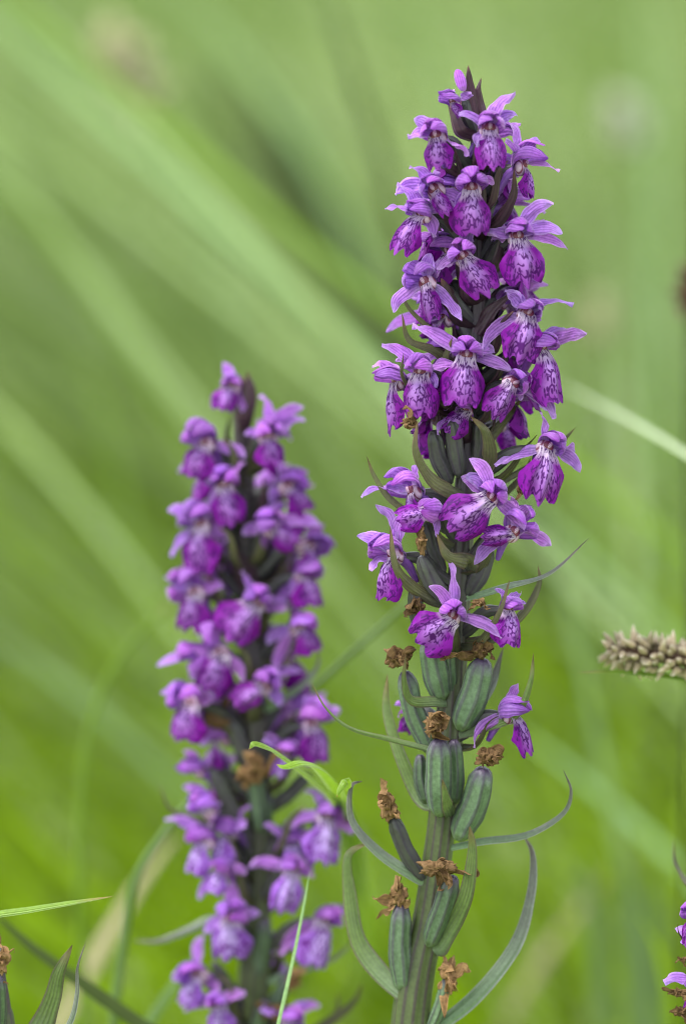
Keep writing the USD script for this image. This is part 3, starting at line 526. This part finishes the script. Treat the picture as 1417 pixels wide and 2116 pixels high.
fl((425, 1680), (400, 1640), (412, 1650), [(380, 1625), (455, 1660)], -40, .9, rise=60, lipmat='lip_pale')
fl((420, 1740), (395, 1805), (412, 1716), [(335, 1690), (462, 1775)], -50, wide=.5, lipmat='lip_pale')
fl((455, 1800), (440, 1850), (462, 1785), [(405, 1860), (475, 1780)], -30, .8, lipmat='lip_pale')
fl((472, 1905), (468, 1985), (490, 1875), [(534, 1890), (420, 1930)], -12, wide=.6, lipmat='lip_pale')
fl((676, 1690), (662, 1790), (682, 1675), [(641, 1630), (732, 1724), (600, 1720)], 32, wide=.5, lipmat='lip_pale')
fl((603, 1800), (575, 1890), (606, 1780), [(516, 1792), (650, 1815)], 14, wide=.36, lipmat='lip_pale')
fl((672, 1905), (650, 2005), (682, 1888), [(712, 1915), (580, 1975)], 34, wide=.42, lipmat='lip_pale')
fl((405, 2020), (385, 2080), (390, 2010), [(345, 2025), (445, 2050)], -40, wide=.5, lipmat='lip_pale')
fl((450, 2080), (450, 2150), (445, 2060), (), -10, .9, lipmat='lip_pale')
fl((600, 2110), (620, 2180), (605, 2090), (), 30, .9, lipmat='lip_pale')
g = np.random.default_rng(78)
for k, y in enumerate(np.arange(910, 1560, 56)):
    yaw = (-1 if k % 2 else 1) * g.uniform(50, 120); r = g.uniform(8, 11) * min(1, .6 + (y - 900) / 400); x = o.axis(y)[0] + math.sin(math.radians(yaw)) * r * mm / PX
    s_ = math.sin(math.radians(yaw)); L = g.uniform(70, 95)
    fl((x, y), (x + s_ * L * .35 + g.normal(0, 12), y + L), (x + s_ * 8, y - g.uniform(22, 32)), [(x + s_ * g.uniform(40, 70), y - g.uniform(-25, 45)), (x - s_ * g.uniform(20, 60), y - g.uniform(-60, 40))], yaw, r=r, rise=55, wide=.5)
for th in ((600, 1740), (470, 1720), (560, 1960)):
    yaw = 60 * (1 if th[0] > o.axis(th[1])[0] else -1); fl(th, (th[0] + yaw * .4, th[1] + 70), (th[0], th[1] - 22), (), yaw + g.normal(0, 30), .9, r=10, lipmat='lip_pale')
b = o.bract
b([(511, 766), (517, 815), (500, 900)], 36, 'bract_maroon', d=-.006)
b([(474, 860), (470, 900), (490, 950)], 18, 'bract_maroon', d=-.006)
b([(545, 985), (545, 1040), (520, 1100)], 26, 'bract_maroon', d=-.010)
b([(432, 1185), (450, 1235), (500, 1250)], 30, 'bract_maroon', d=-.010)
b([(470, 1110), (500, 1170), (520, 1220)], 60, 'bract_maroon', d=-.006)
b([(610, 1130), (585, 1190), (530, 1230)], 24, 'bract_maroon', d=-.006)
b([(659, 1345), (650, 1390), (600, 1440), (540, 1470)], 24, 'bract_silver', d=-.006)
b([(330, 1620), (352, 1665), (420, 1690), (520, 1710)], 16, 'bract_olive', d=-.006)
b([(272, 1945), (330, 1948), (390, 1920), (440, 1905), (520, 1930)], 26, 'bract_silver', d=-.004)
b([(735, 1940), (690, 1985), (600, 2010), (530, 2040)], 20, 'bract_silver', d=-.002)
b([(748, 2034), (735, 2070), (690, 2110), (600, 2160)], 26, 'bract_olive', d=-.008)
b([(698, 2050), (690, 2090), (640, 2150)], 16, 'bract_olive', d=-.004)
c = o.capsule
c((530, 1600), (470, 1480), 46, -.004, 'ovary', wither=(455, 1490, 70, 60))
c((540, 1720), (525, 1590), 50, -.008, wither=(525, 1600, 70, 80))
c((535, 1760), (555, 1640), 44, -.002)
c((520, 1740), (440, 1590), 44, -.006, 'ovary')
c((545, 1680), (640, 1600), 40, -.002, 'ovary')
c((530, 1820), (470, 1700), 50, .002)
c((540, 1800), (620, 1710), 40, -.004, 'ovary')
c((530, 1900), (610, 1810), 40, -.002, 'ovary')
c((525, 2040), (550, 1900), 44, -.004)
c((520, 2150), (600, 2010), 40, -.004, wither=(600, 2030, 40, 60))
c((520, 2100), (440, 1990), 36, -.004, 'ovary')
c((515, 2160), (550, 2070), 44, -.010, wither=(550, 2090, 40, 50))

# ------------------------------------------------------------------ orchids cut by the frame
o = Orchid('purple orchid cut off by the lower right edge of the picture', [(1478, 1800, .006), (1476, 1900, .008), (1472, 2000, .01), (1466, 2160, .012)], 0, .9, 11.0, (.01, 0), 31)
fl = o.flower
fl((1436, 1895), (1425, 1960), (1430, 1872), [(1404, 1882), (1470, 1850)], -40)
fl((1450, 1965), (1440, 2040), (1445, 1940), [(1402, 1950), (1480, 1930)], -30)
fl((1440, 2050), (1425, 2110), (1450, 2025), [(1371, 2030), (1480, 2030)], -30)
fl((1490, 1840), (1500, 1900), (1490, 1810), (), 20)
o.bract([(1391, 1738), (1398, 1780), (1430, 1830), (1476, 1850)], 16, 'bract_olive', d=.03)
o.bract([(1399, 1909), (1406, 1935), (1430, 1975), (1474, 1990)], 8, 'bract_olive', d=-.008)
for q in ((1402, 2052, 60, 22), (1405, 2092, 46, 30), (1412, 1985, 18, 16)): o.withered(q, -.004, None, q[2], q[3])
o = Orchid('withered orchid at the lower left corner with two upright bract tips', [(-22, 1960, .004), (-20, 2010, .005), (-12, 2090, .006), (0, 2200, .007)], 0, .9, 11.0, (.0, 0), 37)
o.bract([(149, 1954), (132, 2010), (104, 2070), (70, 2140), (10, 2240)], 58, 'bract_green', d=-.006, cup=.5)
o.bract([(179, 1944), (164, 2000), (160, 2060), (142, 2116), (90, 2210), (5, 2260)], 16, 'bract_silver', d=-.008)
o.capsule((-2, 2140), (-2, 2020), 34, -.008, wither=(4, 1990, 36, 70))
for p, w in (([(-2, 1985), (14, 1972), (29, 1960), (30, 1970)], 5), ([(-2, 2040), (8, 2030), (18, 2034), (19, 2040)], 5), ([(-2, 1960), (0, 1940), (1, 1930)], 5)):
    P = [at(x, y, -.003) for x, y in p]; o.part('withered_flower', ribbon(P, -FW, w * PX * .6, 1.2, BRACT, 14, 5, .4 * mm, 1.0, 3), 'withered')
# ------------------------------------------------------------------ single blades and seed heads
def blade_geo(pts, w, d0=0.0, d1=0.0, cup=.5, face=None, prof=BLADE, nu=36):
    """pts: pixels from the tip downwards; depth runs from d0 at the tip to d1 at the last point, then the blade goes on down to the ground."""
    n = len(pts); P = [at(p[0], p[1], p[2] if len(p) > 2 else d0 + (d1 - d0) * i / (n - 1)) for i, p in enumerate(pts)]; W = w * PX
    P = list(spline(P, 24)); e = P[-1]; dr = nrm(P[-1] - P[-2]); h = e[2] + .03
    q = h / max(-dr[2], .4); step = np.linalg.norm(P[-1] - P[-2])
    for k in np.linspace(0, 1, max(8, int(q / step) + 1))[1:]:
        r_ = e + dr * q * k; r_[2] = e[2] + dr[2] * q * k + (-h - dr[2] * q) * k * k; P.append(r_)
    n = len(P); uv_ = (n - 24) / (n - 1); k_ = 1 - uv_
    prof = [(0, .85), (uv_, 1), (uv_ + .4 * k_, .95), (uv_ + .7 * k_, .68), (uv_ + .92 * k_, .28), (1, .03)]
    return ribbon(P[::-1], -FW + UP * .3 if face is None else face, W / 2, cup, prof, max(nu, len(P)), 7, 0, 0, 1), P[-1]
def plant(label, blades, name='grass_plant', cat='grass'):
    G = [(blade_geo(p, w, *a, **k), m) for p, w, m, a, k in blades]
    th = Thing(name, label, cat, [*G[0][0][1][:2], 0])
    for (g, _), m in G: th.part('blade', g, m)
def blade(label, pts, w, mat, *a, **k): plant(label, [(pts, w, mat, a, k)])
def stalk(pts, d, r, mat, label, cat='grass', name='grass_plant'):
    P = list(spline([at(x, y, d) for x, y in pts], 24)); e = P[-1]
    P += [e + np.array([0, 0, -(e[2] + .03) * k]) + nrm(P[-1] - P[-2]) * .02 * k for k in np.linspace(0, 1, 10)[1:]]
    th = Thing(name, label, cat, [*P[-1][:2], 0]); th.part('stem', tube(P[::-1], [(0, r * 1.3), (.5, r), (1, r * .6)], 60, 8), mat)
blade('thin sharp yellow green grass blade with brown tip entering from the left edge', [(232, 1853), (150, 1864), (60, 1878), (-30, 1892), (-160, 1930)], 24, 'grass_fresh', 0, 0, cup=.9, face=UP - FW * .8)
blade('pale whitish green grass blade slanting in from the right edge', [(1150, 790), (1220, 825), (1310, 872), (1430, 945), (1560, 1040)], 18, 'grass_white', .2, .07)
FU = UP - FW * .7
plant('bright green grass with two curled leaf tips lying across the left orchid', [
    ([(514, 1549, 0), (526, 1535, 0), (560, 1545, .004), (610, 1580, .016), (665, 1625, .03), (705, 1660, .045), (720, 1720, .09)], 48, 'grass_fresh', (), dict(cup=.7, face=FU)),
    ([(571, 1580, -.001), (590, 1583, -.001), (622, 1573, .004), (660, 1585, .014), (695, 1625, .03), (712, 1660, .05), (722, 1720, .09)], 44, 'grass_fresh', (), dict(cup=.8, face=FU)),
    ([(695, 1648, 0), (702, 1632, 0), (716, 1614, .002), (716, 1640, .012), (722, 1690, .05), (726, 1740, .09)], 26, 'grass_fresh', (), dict(cup=1.0))])
blade('thin pale grass blade crossing the foot of the left orchid', [(640, 1800), (628, 1870), (606, 1980), (575, 2116), (545, 2240)], 9, 'grass_blue', .02, .01, cup=.8)
stalk([(850, 1240), (760, 1320), (650, 1420), (560, 1495), (450, 1600), (350, 1710), (280, 1820), (255, 1950), (235, 2100)], .085, 1.15 * mm, 'grass_stem', 'dark green stem arching behind both orchids from lower left to centre')
stalk([(345, 1255), (270, 1330), (210, 1430), (175, 1560), (165, 1700), (165, 1850)], .15, 1.2 * mm, 'grass_fresh', 'thin yellow green stem arching at the left of the left orchid')
blade('dark green grass blade slanting to the lower left of the left orchid', [(-20, 1880), (70, 1960), (180, 2040), (300, 2125), (380, 2180)], 34, 'grass_deep', .06, .06)
blade('yellowish flat blade leaning behind the arching green stem', [(370, 1720), (300, 1810), (230, 1920), (170, 2030), (120, 2120)], 44, 'straw', .2, .2)
blade('grey green blade leaning low behind the left orchid', [(420, 1960), (380, 2010), (330, 2080), (290, 2140)], 26, 'grass_stem', .09, .09)
blade('dry tan blade low between the right orchid and the right edge', [(1260, 1800), (1180, 1900), (1110, 2000), (1060, 2090)], 36, 'straw', .36, .36)
blade('long pale blade sweeping from the right orchid to the lower right', [(1060, 1500), (1190, 1600), (1330, 1720), (1440, 1830)], 34, 'grass_blue', .34, .34)
# broad blurred blades of the background, tuft by tuft
def tuft(label, rows): plant(label, [(list(p), w * mm / PX, m, (d, d), {}) for *p, d, w, m in rows], 'grass_tuft')
tuft('tuft of broad pale blurred blades slanting across the upper left', [
      ((-120, 60), (150, 230), (380, 420), (660, 700), 0.75, 2.9, 'grass_pale'), ((-160, 180), (60, 420), (220, 640), (380, 900), 0.66, 2.9, 'grass_pale'),
      ((150, 240), (330, 420), (500, 620), (700, 900), 0.84, 2.5, 'grass_pale'), ((330, 380), (470, 560), (600, 760), (730, 980), 0.70, 2.1, 'grass_pale'),
      ((-65, -81), (117, 70), (325, 243), (559, 437), 0.37, 4.1, 'grass_fresh'),
      ((-192, 92), (-10, 321), (198, 581), (432, 875), 0.46, 2.6, 'grass_pale'),
      ((-62, 228), (120, 476), (328, 760), (562, 1079), 0.60, 3.9, 'grass_pale'),
      ((34, -35), (216, 163), (424, 390), (658, 645), 0.37, 2.7, 'grass_pale'),
      ((-196, 35), (-14, 308), (194, 619), (428, 970), 0.47, 3.5, 'grass_fresh'),
      ((-153, 120), (29, 265), (237, 431), (471, 619), 0.59, 3.5, 'grass_pale'),
      ((-182, -125), (0, 42), (208, 234), (442, 450), 0.54, 3.4, 'grass_blue')])
tuft('tuft of blurred blue green blades falling from the top edge centre', [
      ((350, -60), (500, 130), (640, 330), (800, 620), 0.80, 4.6, 'grass_blue'), ((560, 120), (650, 330), (760, 560), (900, 830), 0.86, 4.6, 'grass_blue'),
      ((820, -60), (930, 200), (1040, 500), (1130, 800), 1.00, 4.6, 'grass_blue')])
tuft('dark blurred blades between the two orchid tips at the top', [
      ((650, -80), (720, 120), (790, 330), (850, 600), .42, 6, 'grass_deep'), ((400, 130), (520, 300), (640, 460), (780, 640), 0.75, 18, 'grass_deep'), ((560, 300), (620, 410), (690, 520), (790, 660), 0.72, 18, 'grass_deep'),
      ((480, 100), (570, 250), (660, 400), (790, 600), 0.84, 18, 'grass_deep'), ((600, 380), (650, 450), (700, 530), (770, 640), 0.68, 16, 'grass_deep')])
tuft('tuft of blurred upright blades right of the focused orchid', [
      ((1250, 500), (1290, 800), (1310, 1100), (1300, 1400), 0.60, 4.8, 'grass_pale'), ((1330, -60), (1350, 250), (1360, 600), (1370, 900), 0.83, 5.4, 'grass_blue')])
tuft('tuft of blurred yellow green blades leaning at the left edge', [
      ((-150, 700), (40, 900), (180, 1060), (340, 1260), 0.48, 3.6, 'grass_pale'), ((-150, 980), (30, 1120), (180, 1260), (330, 1430), 0.46, 3.0, 'grass_fresh'),
      ((-120, 1240), (60, 1360), (200, 1470), (340, 1600), 0.39, 3.0, 'grass_blue'), ((150, 650), (210, 850), (260, 1050), (310, 1300), 0.52, 3.0, 'grass_fresh')])
tuft('tuft of dark blurred blades low in the lower right corner', [
      ((1200, 1760), (1225, 1880), (1240, 2000), (1250, 2120), .30, 8, 'grass_stem'), ((1285, 1720), (1300, 1860), (1315, 2000), (1325, 2130), .26, 9, 'grass_stem'),
      ((1345, 1800), (1350, 1900), (1352, 2020), (1352, 2130), .32, 10, 'grass_stem')])
blade('dark blurred upright blade right of the lower half of the focused orchid', [(1120, 1000), (1160, 1200), (1210, 1400), (1260, 1650)], 3.5 * mm / PX, 'grass_stem', .34, .30)
def seedhead(name, label, cat, a, b, d, r, n, length, wid, mat, stem_mat, stem_pts, seed, core=True):
    """A spike of n separate spikelets round the line from pixel a (tip) to b."""
    g = np.random.default_rng(seed); A, B = at(*a, d), at(*b, d); th = Thing(name, label, cat, [B[0], B[1], 0])
    S = list(spline([A, B] + [at(x, y, d) for x, y in stem_pts], 24)); e = S[-1]; S += [e + np.array([0, 0, -(e[2] + .03) * k]) for k in np.linspace(0, 1, 10)[1:]]
    th.part('stem', tube(S[::-1], [(0, .9 * mm), (.6, .7 * mm), (1, .4 * mm)], 40, 8), stem_mat)
    th.part('core', tube([B, (A + B) / 2, A], [(0, r * .3), (.8, r * .25), (1, r * .08)], 20, 10), 'dark_husk')
    ax = nrm(A - B); x1 = nrm(np.cross(ax, FW)); x2 = np.cross(ax, x1); L = np.linalg.norm(A - B)
    for i in range(n):
        u = (i + .5) / n; ang = i * 2.39996 + g.normal(0, .25); out = x1 * math.cos(ang) + x2 * math.sin(ang)
        env = min(1, (1 - u) * 2.4 + .3)
        c = B + ax * L * u + out * r * env * g.uniform(.2, .5); dr = nrm(out + ax * g.uniform(-.2, 1.1) + g.normal(0, .38, 3)); e = c + dr * length * g.uniform(.55, 1.4)
        th.part('spikelet', tube([c, c * .5 + e * .5, e], [(0, wid * .5), (.35, wid), (.7, wid * .7), (1, wid * .1)], 8, 7), mat)
seedhead('sedge_seed_head', 'beige spiky sedge seed head reaching in at the right edge', 'seed head', (1262, 1345), (1490, 1372), .027, 5.6 * mm, 160, 4.2 * mm, .9 * mm, 'husk', 'grass_blue', [(1560, 1500), (1590, 1800)], 3)
blade('narrow green blade just under the beige sedge seed head', [(1194, 1390), (1260, 1388), (1340, 1392), (1430, 1408), (1520, 1460)], 17, 'grass_fresh', .022, .03, cup=.4, face=UP - FW)
seedhead('grass_seed_head', 'blurred tan seed head near the upper left corner', 'seed head', (225, 70), (310, 225), .6, 10 * mm, 80, 10 * mm, 2.0 * mm, 'pale_straw', 'grass_blue', [(420, 480), (520, 800)], 5)
seedhead('white_flower_head', 'blurred whitish flower head in the upper right', 'flower head', (1285, 205), (1300, 300), .75, 8 * mm, 50, 7 * mm, 1.6 * mm, 'white_floret', 'grass_blue', [(1310, 600), (1310, 900)], 6)
seedhead('dark_seed_head', 'dark brown blurred seed head on the right edge', 'seed head', (1428, 560), (1424, 640), .16, 4 * mm, 50, 4 * mm, 1.2 * mm, 'dark_husk', 'grass_deep', [(1420, 900), (1425, 1300)], 7)
seedhead('pinkish_flower_head', 'faint pale blurred flower head right of the right orchid', 'flower head', (1245, 620), (1240, 700), .6, 6 * mm, 28, 5 * mm, 1.5 * mm, 'pale_straw', 'grass_blue', [(1230, 950), (1220, 1300)], 8)
